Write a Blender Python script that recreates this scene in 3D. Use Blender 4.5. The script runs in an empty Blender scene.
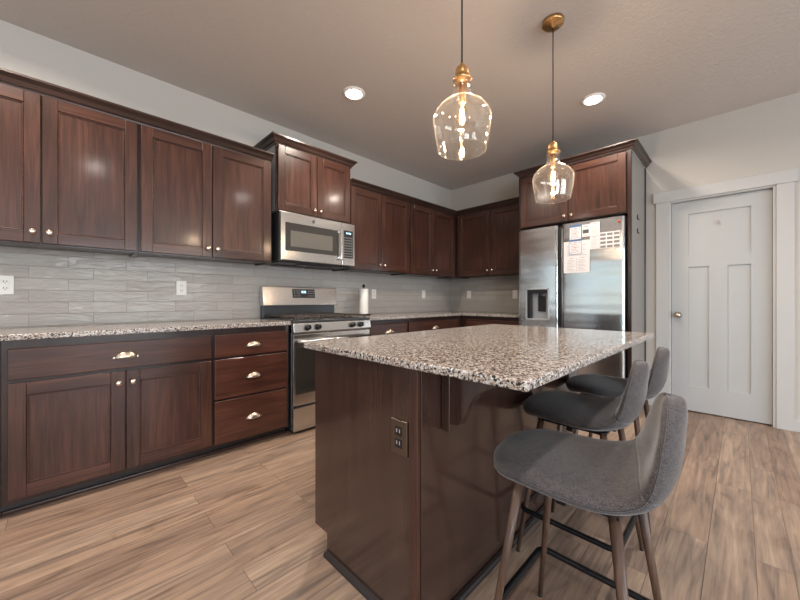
import bpy, bmesh, math, random
from mathutils import Vector, Matrix
R = math.radians
random.seed(7)
sc = bpy.context.scene
COL = sc.collection

# ---------------------------------------------------------------- camera, world, lights, exposure
cam_d = bpy.data.cameras.new('camera')
cam_d.sensor_width = 36.0
cam_d.lens = 338.559 / 800 * 36.0
cam_d.clip_start = 0.03
cam = bpy.data.objects.new('camera', cam_d); COL.objects.link(cam)
cam.location = (3.179, -4.287, 1.084)
cam.rotation_euler = (R(90), 0, R(45.134))
sc.camera = cam

w = bpy.data.worlds.new('daylight'); sc.world = w; w.use_nodes = True
wn = w.node_tree; wn.nodes.clear()
wo = wn.nodes.new('ShaderNodeOutputWorld'); wb = wn.nodes.new('ShaderNodeBackground')
sky = wn.nodes.new('ShaderNodeTexSky'); sky.sky_type = 'NISHITA'; sky.sun_disc = False
sky.sun_elevation = R(38); sky.sun_rotation = R(60)
wb.inputs['Strength'].default_value = 0.22
wn.links.new(sky.outputs[0], wb.inputs['Color']); wn.links.new(wb.outputs[0], wo.inputs['Surface'])

vs = sc.view_settings
vs.view_transform = 'Standard'; vs.look = 'None'; vs.gamma = 1.0; vs.use_curve_mapping = False
vs.exposure = 0.0
try:
    sc.cycles.use_denoising = True
    sc.cycles.max_bounces = 8
    sc.cycles.transparent_max_bounces = 16
    sc.cycles.caustics_reflective = False; sc.cycles.caustics_refractive = False
    sc.cycles.sample_clamp_indirect = 6.0
except Exception: pass

CEIL = 2.792
def area(name, loc, rot, sx, sy, energy, color, spread=180):
    d = bpy.data.lights.new(name, 'AREA'); d.shape = 'RECTANGLE'; d.size = sx; d.size_y = sy
    d.energy = energy; d.color = color; d.spread = R(spread)
    o = bpy.data.objects.new(name, d); COL.objects.link(o); o.location = loc; o.rotation_euler = rot
    return o
# daylight coming in through the windows of the open-plan living side
WIN_FRONT = [(0.4, 2.4), (3.0, 4.6), (5.1, 6.7)]       # x ranges, wall_front
WIN_RIGHT = [(-8.3, -5.6), (-4.4, -1.2)]               # y ranges, wall_right
WIN_LEFT = [(-8.4, -6.4)]                              # y range, wall_left
WZ = (0.35, 2.30)
YF, XR = -9.0, 7.6
for a, b in WIN_FRONT:
    area('window_daylight', ((a+b)/2, YF + 0.03, sum(WZ)/2), (R(90), 0, 0), b-a-0.1, WZ[1]-WZ[0]-0.1, 24 if a < 5 else 110, (0.55, 0.80, 1.0)).rotation_euler = (R(90), 0, R(180)) 
for a, b in WIN_RIGHT:
    area('window_daylight', (XR - 0.03, (a+b)/2, sum(WZ)/2), (R(90), 0, R(90)), b-a-0.1, WZ[1]-WZ[0]-0.1, 125 if b > -5 else 200, (0.78, 0.89, 1.0))
for a, b in WIN_LEFT:
    area('window_daylight', (0.03, (a+b)/2, sum(WZ)/2), (R(90), 0, R(-90)), b-a-0.1, WZ[1]-WZ[0]-0.1, 22, (0.55, 0.80, 1.0))

# ---------------------------------------------------------------- materials
def new_mat(name):
    m = bpy.data.materials.new(name); m.use_nodes = True
    nt = m.node_tree; b = nt.nodes['Principled BSDF']
    return m, nt, b
def srgb(r, g, b):
    f = lambda c: (c/255/12.92) if c/255 <= 0.04045 else ((c/255+0.055)/1.055)**2.4
    return (f(r), f(g), f(b), 1)
def N(nt, t, **kw):
    n = nt.nodes.new(t)
    for k, v in kw.items():
        if k in n.inputs: n.inputs[k].default_value = v
        else: setattr(n, k, v)
    return n
def L(nt, a, b): nt.links.new(a, b)
def ramp(nt, fac, stops):
    r = nt.nodes.new('ShaderNodeValToRGB'); e = r.color_ramp.elements
    while len(e) < len(stops): e.new(0.5)
    for i, (p, c) in enumerate(stops): e[i].position = p; e[i].color = c
    L(nt, fac, r.inputs[0]); return r
def coords(nt, scale=(1,1,1), kind='Object', rnd=True):
    tc = nt.nodes.new('ShaderNodeTexCoord'); mp = nt.nodes.new('ShaderNodeMapping')
    mp.inputs['Scale'].default_value = scale
    L(nt, tc.outputs[kind], mp.inputs[0])
    if rnd:
        oi = nt.nodes.new('ShaderNodeObjectInfo'); mu = N(nt, 'ShaderNodeMath', operation='MULTIPLY'); mu.inputs[1].default_value = 37.0
        L(nt, oi.outputs['Random'], mu.inputs[0]); L(nt, mu.outputs[0], mp.inputs['Location'])
    return mp
def simple(name, col, rough=0.5, metal=0.0, **kw):
    m, nt, b = new_mat(name)
    b.inputs['Base Color'].default_value = col; b.inputs['Roughness'].default_value = rough; b.inputs['Metallic'].default_value = metal
    for k, v in kw.items(): b.inputs[k.replace('_', ' ')].default_value = v
    n = N(nt, 'ShaderNodeTexNoise'); n.inputs['Scale'].default_value = 30
    mp = coords(nt); L(nt, mp.outputs[0], n.inputs['Vector'])
    r = N(nt, 'ShaderNodeMapRange'); r.inputs[3].default_value = max(0, rough-0.04); r.inputs[4].default_value = min(1, rough+0.04)
    L(nt, n.outputs[0], r.inputs[0]); L(nt, r.outputs[0], b.inputs['Roughness'])
    return m
def bump(nt, b, h, strength, dist=0.01):
    bp = nt.nodes.new('ShaderNodeBump'); bp.inputs['Strength'].default_value = strength; bp.inputs['Distance'].default_value = dist
    L(nt, h, bp.inputs['Height']); L(nt, bp.outputs[0], b.inputs['Normal']); return bp

def wood(name, axis, dark, mid, light, rough=0.30, coat=0.36, wave=0.10):
    m, nt, b = new_mat(name)
    s = [22, 22, 22]; s['xyz'.index(axis)] = 1.6
    mp = coords(nt, s)
    n1 = N(nt, 'ShaderNodeTexNoise'); n1.inputs['Scale'].default_value = 1.0; n1.inputs['Detail'].default_value = 6; n1.inputs['Distortion'].default_value = 1.2
    L(nt, mp.outputs[0], n1.inputs['Vector'])
    s2 = [160, 160, 160]; s2['xyz'.index(axis)] = 5
    mp2 = coords(nt, s2); n2 = N(nt, 'ShaderNodeTexNoise'); n2.inputs['Scale'].default_value = 1.0; n2.inputs['Detail'].default_value = 3
    L(nt, mp2.outputs[0], n2.inputs['Vector'])
    mp3 = coords(nt, (2.2, 2.2, 2.2)); n3 = N(nt, 'ShaderNodeTexNoise'); n3.inputs['Scale'].default_value = 1.0; n3.inputs['Detail'].default_value = 2
    L(nt, mp3.outputs[0], n3.inputs['Vector'])
    mx = N(nt, 'ShaderNodeMix', data_type='FLOAT'); mx.inputs[0].default_value = 0.45
    L(nt, n1.outputs[0], mx.inputs[2]); L(nt, n2.outputs[0], mx.inputs[3])
    mx2 = N(nt, 'ShaderNodeMix', data_type='FLOAT'); mx2.inputs[0].default_value = 0.3
    L(nt, mx.outputs[0], mx2.inputs[2]); L(nt, n3.outputs[0], mx2.inputs[3])
    r = ramp(nt, mx2.outputs[0], [(0.33, dark), (0.5, mid), (0.68, light)])
    L(nt, r.outputs[0], b.inputs['Base Color'])
    b.inputs['Roughness'].default_value = rough
    b.inputs['Coat Weight'].default_value = coat; b.inputs['Coat Roughness'].default_value = 0.13; b.inputs['Specular IOR Level'].default_value = 0.32
    a = N(nt, 'ShaderNodeMath', operation='ADD'); k = N(nt, 'ShaderNodeMath', operation='MULTIPLY'); k.inputs[1].default_value = 0.25
    L(nt, n2.outputs[0], k.inputs[0]); L(nt, k.outputs[0], a.inputs[0]); L(nt, n3.outputs[0], a.inputs[1])
    bump(nt, b, a.outputs[0], wave, 0.02)
    return m
WD, WM, WL = srgb(42, 26, 21), srgb(66, 41, 33), srgb(92, 59, 47)
wood_v = wood('espresso_wood_vertical', 'z', WD, WM, WL)
wood_y = wood('espresso_wood_along_y', 'y', WD, WM, WL)
drawer_wood_y = wood('reddish_drawer_front_wood', 'y', srgb(52, 30, 24), srgb(78, 46, 36), srgb(100, 62, 49))
wood_x = wood('espresso_wood_along_x', 'x', WD, WM, WL)
frame_wood = wood('espresso_face_frame', 'z', srgb(34, 22, 19), srgb(47, 31, 27), srgb(62, 42, 35))
crown_wood = wood('espresso_crown', 'y', srgb(44, 31, 27), srgb(58, 42, 37), srgb(74, 54, 46), 0.3, 0.2)
island_wood = wood('island_panel_wood', 'z', srgb(44, 29, 24), srgb(60, 41, 34), srgb(74, 52, 43), 0.24, 0.8, 0.012)
toe_black = simple('toe_kick_dark', srgb(36, 28, 26), 0.5)
side_laminate = simple('grey_cabinet_side', srgb(150, 145, 139), 0.45)
white_paint = simple('white_trim_paint', srgb(200, 199, 197), 0.38)
door_paint = simple('white_door_paint', srgb(186, 187, 187), 0.4)
plastic_white = simple('white_plastic', srgb(225, 222, 216), 0.35)
black_plastic = simple('black_plastic', srgb(22, 22, 24), 0.35)
black_metal = simple('black_metal', srgb(30, 30, 33), 0.38, 0.6)
cast_iron = simple('cast_iron', srgb(72, 64, 60), 0.55, 0.3)
enamel = simple('dark_grey_enamel', srgb(70, 72, 75), 0.3, 0.5)
nickel = simple('satin_nickel', srgb(214, 198, 182), 0.24, 1.0)
brass = simple('brushed_brass', srgb(212, 168, 114), 0.34, 1.0)
bronze = simple('bronze_plate', srgb(110, 96, 84), 0.32, 0.9)
paper = simple('white_paper', srgb(226, 222, 222), 0.7)
ink = simple('grey_ink', srgb(176, 172, 176), 0.7)
ink_dark = simple('dark_green_ink', srgb(70, 84, 80), 0.7)
blue_ink = simple('blue_border_ink', srgb(80, 118, 160), 0.6)
pink_ink = simple('pink_ink', srgb(206, 150, 150), 0.6)
red_plastic = simple('red_magnet', srgb(215, 84, 56), 0.4)
magnet_grey = simple('grey_magnet_card', srgb(128, 124, 120), 0.5)
towel_mat = simple('paper_towel', srgb(236, 232, 226), 0.85)
stone_dark = simple('holder_dark_metal', srgb(60, 52, 46), 0.35, 0.8)
cord_mat = simple('black_cord', srgb(30, 26, 26), 0.6)
leg_mat = wood('stool_leg_walnut', 'z', srgb(66, 48, 40), srgb(88, 66, 54), srgb(108, 84, 70), 0.4, 0.1, 0.02)

def wall_paint(name, col, bs=0.08, scale=140):
    m, nt, b = new_mat(name); b.inputs['Base Color'].default_value = col; b.inputs['Roughness'].default_value = 0.75
    mp = coords(nt, rnd=False); n = N(nt, 'ShaderNodeTexNoise'); n.inputs['Scale'].default_value = scale; n.inputs['Detail'].default_value = 3
    L(nt, mp.outputs[0], n.inputs['Vector']); bump(nt, b, n.outputs[0], bs, 0.01); return m
wall_mat = wall_paint('greige_wall_paint', srgb(200, 194, 186))
ceil_mat = wall_paint('ceiling_paint_orange_peel', srgb(214, 206, 200), 0.35, 55)

ANI = 0.0
def stainless(name, axis, base=(0.62, 0.60, 0.58, 1), rough=0.2, wavy=0.0):
    m, nt, b = new_mat(name)
    b.inputs['Base Color'].default_value = base; b.inputs['Metallic'].default_value = 1.0
    s = [400, 400, 400]; s['xyz'.index(axis)] = 3
    mp = coords(nt, s); n = N(nt, 'ShaderNodeTexNoise'); n.inputs['Scale'].default_value = 1; n.inputs['Detail'].default_value = 2
    L(nt, mp.outputs[0], n.inputs['Vector'])
    r = N(nt, 'ShaderNodeMapRange'); r.inputs[3].default_value = rough-0.05; r.inputs[4].default_value = rough+0.08
    L(nt, n.outputs[0], r.inputs[0]); L(nt, r.outputs[0], b.inputs['Roughness'])
    if wavy:
        tg = N(nt, 'ShaderNodeTangent', direction_type='RADIAL', axis='Z'); L(nt, tg.outputs[0], b.inputs['Tangent'])
        b.inputs['Anisotropic'].default_value = 0.9; b.inputs['Anisotropic Rotation'].default_value = ANI
        mp2 = coords(nt, (0.5, 0.5, 7.0)); n2 = N(nt, 'ShaderNodeTexNoise'); n2.inputs['Scale'].default_value = 1; n2.inputs['Detail'].default_value = 1
        L(nt, mp2.outputs[0], n2.inputs['Vector']); bump(nt, b, n2.outputs[0], wavy, 0.05)
    return m
steel = stainless('brushed_stainless', 'y')
steel_fridge = stainless('fridge_stainless', 'x', (0.62, 0.61, 0.60, 1), 0.17, 0.11)
steel_dark = simple('dark_steel', srgb(110, 110, 112), 0.35, 0.9)
glass_dark = simple('black_oven_glass', srgb(52, 49, 46), 0.08, 0.0, Coat_Weight=1.0)
mw_screen = simple('microwave_screen', srgb(100, 96, 90), 0.15)

def emit(name, col, s):
    m, nt, b = new_mat(name); b.inputs['Base Color'].default_value = col
    b.inputs['Emission Color'].default_value = col; b.inputs['Emission Strength'].default_value = s; return m
lens_mat = emit('led_lens', (1.0, 0.95, 0.9, 1), 14)
bulb_mat = emit('warm_bulb', (1.0, 0.72, 0.42, 1), 30)
disp_mat = emit('blue_display', (0.45, 0.75, 1.0, 1), 1.6)

def thin_glass(name, tint=(1,1,1,1), base=0.09, edge_glow=0):
    m = bpy.data.materials.new(name); m.use_nodes = True; nt = m.node_tree; nt.nodes.clear()
    o = N(nt, 'ShaderNodeOutputMaterial'); t = N(nt, 'ShaderNodeBsdfTransparent'); g = N(nt, 'ShaderNodeBsdfGlossy')
    t.inputs[0].default_value = tint; g.inputs['Roughness'].default_value = 0.03; g.inputs[0].default_value = (1, 0.97, 0.93, 1)
    lw = N(nt, 'ShaderNodeLayerWeight'); lw.inputs[0].default_value = 0.35
    mr = N(nt, 'ShaderNodeMapRange'); mr.inputs[3].default_value = base; mr.inputs[4].default_value = 0.75
    pw = N(nt, 'ShaderNodeMath', operation='POWER'); pw.inputs[1].default_value = 1.7
    L(nt, lw.outputs['Facing'], pw.inputs[0]); L(nt, pw.outputs[0], mr.inputs[0])
    mx = N(nt, 'ShaderNodeMixShader'); L(nt, mr.outputs[0], mx.inputs[0]); L(nt, t.outputs[0], mx.inputs[1]); L(nt, g.outputs[0], mx.inputs[2])
    nz = N(nt, 'ShaderNodeTexNoise'); nz.inputs['Scale'].default_value = 14; mp = coords(nt); L(nt, mp.outputs[0], nz.inputs['Vector'])
    bp = N(nt, 'ShaderNodeBump'); bp.inputs['Strength'].default_value = 0.25; bp.inputs['Distance'].default_value = 0.01
    L(nt, nz.outputs[0], bp.inputs['Height']); L(nt, bp.outputs[0], g.inputs['Normal'])
    if edge_glow:  # pale scatter at the rim stands in for lamplight carried in glass edges
        df = N(nt, 'ShaderNodeBsdfTranslucent'); df.inputs[0].default_value = (1, 0.97, 0.93, 1); dd = N(nt, 'ShaderNodeBsdfDiffuse'); dd.inputs[0].default_value = (1, 0.97, 0.93, 1)
        ax = N(nt, 'ShaderNodeAddShader'); L(nt, df.outputs[0], ax.inputs[0]); L(nt, dd.outputs[0], ax.inputs[1])
        p2 = N(nt, 'ShaderNodeMath', operation='POWER'); p2.inputs[1].default_value = 11.0; L(nt, lw.outputs['Facing'], p2.inputs[0])
        h2 = N(nt, 'ShaderNodeMath', operation='MULTIPLY_ADD'); h2.inputs[1].default_value = edge_glow; h2.inputs[2].default_value = 0.002; L(nt, p2.outputs[0], h2.inputs[0])
        m2 = N(nt, 'ShaderNodeMixShader'); L(nt, h2.outputs[0], m2.inputs[0]); L(nt, mx.outputs[0], m2.inputs[1]); L(nt, ax.outputs[0], m2.inputs[2]); mx = m2
    L(nt, mx.outputs[0], o.inputs[0]); return m
lamp_glass = thin_glass('clear_pendant_glass', (0.97, 0.96, 0.95, 1), 0.05, 0.28)
window_glass = thin_glass('window_glass')
bulb_glass = thin_glass('bulb_glass', (1.0, 0.93, 0.82, 1), 0.08)

# floor planks running along y
def floor_material():
    m, nt, b = new_mat('oak_plank_floor')
    tc = N(nt, 'ShaderNodeTexCoord'); sp = N(nt, 'ShaderNodeSeparateXYZ'); L(nt, tc.outputs['Object'], sp.inputs[0])
    sn = N(nt, 'ShaderNodeMath', operation='SINE'); ms = N(nt, 'ShaderNodeMath', operation='MULTIPLY'); ms.inputs[1].default_value = 11.3
    L(nt, sp.outputs['X'], ms.inputs[0]); L(nt, ms.outputs[0], sn.inputs[0])
    mm = N(nt, 'ShaderNodeMath', operation='MULTIPLY_ADD'); mm.inputs[1].default_value = 0.026; L(nt, sn.outputs[0], mm.inputs[0]); L(nt, sp.outputs['X'], mm.inputs[2])
    cb = N(nt, 'ShaderNodeCombineXYZ'); L(nt, sp.outputs['Y'], cb.inputs['X']); L(nt, mm.outputs[0], cb.inputs['Y'])
    def brick(c1, c2, mort):
        k = N(nt, 'ShaderNodeTexBrick'); k.offset = 0.37; k.offset_frequency = 2
        k.inputs['Color1'].default_value = c1; k.inputs['Color2'].default_value = c2; k.inputs['Mortar'].default_value = mort
        k.inputs['Scale'].default_value = 1.0; k.inputs['Mortar Size'].default_value = 0.0011; k.inputs['Mortar Smooth'].default_value = 0.3
        k.inputs['Brick Width'].default_value = 1.12; k.inputs['Row Height'].default_value = 0.128; k.inputs['Bias'].default_value = 0.0
        L(nt, cb.outputs[0], k.inputs['Vector']); return k
    bk = brick((0, 0, 0, 1), (1, 1, 1, 1), (0.5, 0.5, 0.5, 1))
    # per plank offset for the grain
    va = N(nt, 'ShaderNodeVectorMath', operation='MULTIPLY_ADD'); va.inputs[1].default_value = (19, 7, 5)
    L(nt, bk.outputs['Color'], va.inputs[0]); L(nt, tc.outputs['Object'], va.inputs[2])
    def noise(scale, det, dist):
        mp = N(nt, 'ShaderNodeMapping'); mp.inputs['Scale'].default_value = scale; L(nt, va.outputs[0], mp.inputs[0])
        n = N(nt, 'ShaderNodeTexNoise'); n.inputs['Scale'].default_value = 1; n.inputs['Detail'].default_value = det; n.inputs['Distortion'].default_value = dist
        L(nt, mp.outputs[0], n.inputs['Vector']); return n
    g1 = noise((24, 1.6, 1), 8, 1.5); g2 = noise((120, 7, 1), 4, 0.6); g3 = noise((5, 1.6, 1), 4, 2.5)
    r1 = ramp(nt, g1.outputs[0], [(0.30, srgb(132, 121, 115)), (0.44, srgb(168, 152, 141)), (0.58, srgb(188, 169, 154)), (0.75, srgb(205, 189, 174))])
    r0 = ramp(nt, bk.outputs['Color'], [(0.0, srgb(184, 168, 158)), (0.35, srgb(226, 214, 204)), (0.7, srgb(246, 236, 224)), (1.0, srgb(212, 196, 184))])
    mu = N(nt, 'ShaderNodeMix', data_type='RGBA', blend_type='MULTIPLY'); mu.inputs[0].default_value = 1.0
    L(nt, r1.outputs[0], mu.inputs[6]); L(nt, r0.outputs[0], mu.inputs[7])
    r3 = ramp(nt, g3.outputs[0], [(0.30, (0.55, 0.52, 0.51, 1)), (0.40, (0.88, 0.87, 0.87, 1)), (0.55, (1, 1, 1, 1))])
    mu2 = N(nt, 'ShaderNodeMix', data_type='RGBA', blend_type='MULTIPLY'); mu2.inputs[0].default_value = 0.8
    L(nt, mu.outputs[2], mu2.inputs[6]); L(nt, r3.outputs[0], mu2.inputs[7])
    r2 = ramp(nt, g2.outputs[0], [(0.3, (0.8, 0.79, 0.78, 1)), (0.6, (1, 1, 1, 1))])
    mu3 = N(nt, 'ShaderNodeMix', data_type='RGBA', blend_type='MULTIPLY'); mu3.inputs[0].default_value = 0.95
    L(nt, mu2.outputs[2], mu3.inputs[6]); L(nt, r2.outputs[0], mu3.inputs[7])
    mo = N(nt, 'ShaderNodeMix', data_type='RGBA'); L(nt, bk.outputs['Fac'], mo.inputs[0]); L(nt, mu3.outputs[2], mo.inputs[6]); mo.inputs[7].default_value = srgb(84, 66, 54)
    L(nt, mo.outputs[2], b.inputs['Base Color'])
    b.inputs['Roughness'].default_value = 0.42
    ad = N(nt, 'ShaderNodeMath', operation='MULTIPLY_ADD'); ad.inputs[1].default_value = 0.25; L(nt, g2.outputs[0], ad.inputs[0])
    iv = N(nt, 'ShaderNodeMath', operation='SUBTRACT'); iv.inputs[0].default_value = 1.0; L(nt, bk.outputs['Fac'], iv.inputs[1]); L(nt, iv.outputs[0], ad.inputs[2])
    bump(nt, b, ad.outputs[0], 0.25, 0.003)
    return m
floor_mat = floor_material()

def granite_material():
    m, nt, b = new_mat('speckled_granite')
    mp = coords(nt, rnd=False)
    def noise(s, d, di=0.0):
        n = N(nt, 'ShaderNodeTexNoise'); n.inputs['Scale'].default_value = s; n.inputs['Detail'].default_value = d; n.inputs['Distortion'].default_value = di
        L(nt, mp.outputs[0], n.inputs['Vector']); return n
    v = N(nt, 'ShaderNodeTexVoronoi'); v.inputs['Scale'].default_value = 210; 
    nd = noise(30, 2); vm = N(nt, 'ShaderNodeVectorMath', operation='MULTIPLY_ADD'); vm.inputs[1].default_value = (0.03, 0.03, 0.03)
    L(nt, nd.outputs['Color'], vm.inputs[0]); L(nt, mp.outputs[0], vm.inputs[2]); L(nt, vm.outputs[0], v.inputs['Vector'])
    sx = N(nt, 'ShaderNodeSeparateColor'); L(nt, v.outputs['Color'], sx.inputs[0])
    base = ramp(nt, sx.outputs[0], [(0.0, srgb(136, 122, 113)), (0.2, srgb(184, 170, 158)), (0.42, srgb(204, 198, 193)), (0.6, srgb(164, 146, 133)), (0.76, srgb(180, 180, 180)), (0.9, srgb(218, 216, 212))])
    base.color_ramp.interpolation = 'CONSTANT'
    n1 = noise(125, 4, 0.6); k = ramp(nt, n1.outputs[0], [(0.53, (0, 0, 0, 1)), (0.56, (1, 1, 1, 1))])
    m1 = N(nt, 'ShaderNodeMix', data_type='RGBA'); L(nt, k.outputs[0], m1.inputs[0]); L(nt, base.outputs[0], m1.inputs[6]); m1.inputs[7].default_value = srgb(44, 40, 40)
    n2 = noise(90, 3, 1.0); k2 = ramp(nt, n2.outputs[0], [(0.34, (1, 1, 1, 1)), (0.39, (0, 0, 0, 1))])
    m2 = N(nt, 'ShaderNodeMix', data_type='RGBA'); L(nt, k2.outputs[0], m2.inputs[0]); L(nt, m1.outputs[2], m2.inputs[6]); m2.inputs[7].default_value = srgb(112, 92, 80)
    L(nt, m2.outputs[2], b.inputs['Base Color'])
    b.inputs['Roughness'].default_value = 0.12
    b.inputs['Specular IOR Level'].default_value = 0.5
    return m
granite = granite_material()

def tile_material():
    m, nt, b = new_mat('glossy_handmade_subway_tile')
    tc = N(nt, 'ShaderNodeTexCoord'); sp = N(nt, 'ShaderNodeSeparateXYZ'); L(nt, tc.outputs['Object'], sp.inputs[0])
    sb = N(nt, 'ShaderNodeMath', operation='SUBTRACT'); L(nt, sp.outputs['X'], sb.inputs[0]); L(nt, sp.outputs['Y'], sb.inputs[1])
    zz = N(nt, 'ShaderNodeMath', operation='SUBTRACT'); L(nt, sp.outputs['Z'], zz.inputs[0]); zz.inputs[1].default_value = 0.918
    cb = N(nt, 'ShaderNodeCombineXYZ'); L(nt, sb.outputs[0], cb.inputs['X']); L(nt, zz.outputs[0], cb.inputs['Y'])
    bk = N(nt, 'ShaderNodeTexBrick'); bk.offset = 0.41; bk.offset_frequency = 2
    bk.inputs['Color1'].default_value = (0, 0, 0, 1); bk.inputs['Color2'].default_value = (1, 1, 1, 1); bk.inputs['Mortar'].default_value = (0.5, 0.5, 0.5, 1)
    bk.inputs['Scale'].default_value = 1; bk.inputs['Mortar Size'].default_value = 0.0014; bk.inputs['Mortar Smooth'].default_value = 0.6
    bk.inputs['Brick Width'].default_value = 0.305; bk.inputs['Row Height'].default_value = 0.0765
    L(nt, cb.outputs[0], bk.inputs['Vector'])
    va = N(nt, 'ShaderNodeVectorMath', operation='MULTIPLY_ADD'); va.inputs[1].default_value = (13, 9, 5)
    L(nt, bk.outputs['Color'], va.inputs[0]); L(nt, cb.outputs[0], va.inputs[2])
    mp = N(nt, 'ShaderNodeMapping'); mp.inputs['Scale'].default_value = (6, 26, 1); L(nt, va.outputs[0], mp.inputs[0])
    n = N(nt, 'ShaderNodeTexNoise'); n.inputs['Scale'].default_value = 1; n.inputs['Detail'].default_value = 2.5; n.inputs['Distortion'].default_value = 1.4
    L(nt, mp.outputs[0], n.inputs['Vector'])
    r = ramp(nt, bk.outputs['Color'], [(0, srgb(166, 160, 154)), (1, srgb(176, 171, 165))])
    mo = N(nt, 'ShaderNodeMix', data_type='RGBA'); L(nt, bk.outputs['Fac'], mo.inputs[0]); L(nt, r.outputs[0], mo.inputs[6]); mo.inputs[7].default_value = srgb(150, 144, 138)
    L(nt, mo.outputs[2], b.inputs['Base Color'])
    mr = N(nt, 'ShaderNodeMapRange'); b.inputs['Specular IOR Level'].default_value = 0.28; mr.inputs[3].default_value = 0.14; mr.inputs[4].default_value = 0.7; L(nt, bk.outputs['Fac'], mr.inputs[0]); L(nt, mr.outputs[0], b.inputs['Roughness'])
    mf = N(nt, 'ShaderNodeMath', operation='MULTIPLY_ADD'); mf.inputs[1].default_value = -0.6; L(nt, bk.outputs['Fac'], mf.inputs[0]); L(nt, n.outputs[0], mf.inputs[2])
    bump(nt, b, mf.outputs[0], 0.6, 0.012)
    return m
tile = tile_material()

def fabric_material(name, a, c):
    m, nt, b = new_mat(name)
    mp = coords(nt, rnd=False)
    n = N(nt, 'ShaderNodeTexNoise'); n.inputs['Scale'].default_value = 420; n.inputs['Detail'].default_value = 2; L(nt, mp.outputs[0], n.inputs['Vector'])
    n2 = N(nt, 'ShaderNodeTexNoise'); n2.inputs['Scale'].default_value = 70; n2.inputs['Detail'].default_value = 3; L(nt, mp.outputs[0], n2.inputs['Vector'])
    mx = N(nt, 'ShaderNodeMix', data_type='FLOAT'); mx.inputs[0].default_value = 0.22; L(nt, n.outputs[0], mx.inputs[2]); L(nt, n2.outputs[0], mx.inputs[3])
    r = ramp(nt, mx.outputs[0], [(0.36, a), (0.64, c)]); L(nt, r.outputs[0], b.inputs['Base Color'])
    b.inputs['Roughness'].default_value = 0.9; b.inputs['Sheen Weight'].default_value = 0.35; b.inputs['Sheen Roughness'].default_value = 0.4
    bump(nt, b, mx.outputs[0], 0.5, 0.002); return m
fabric = fabric_material('charcoal_melange_fabric', srgb(36, 34, 36), srgb(92, 85, 85))
fabric_seam = fabric_material('fabric_seam', srgb(40, 37, 38), srgb(72, 67, 67))

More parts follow.
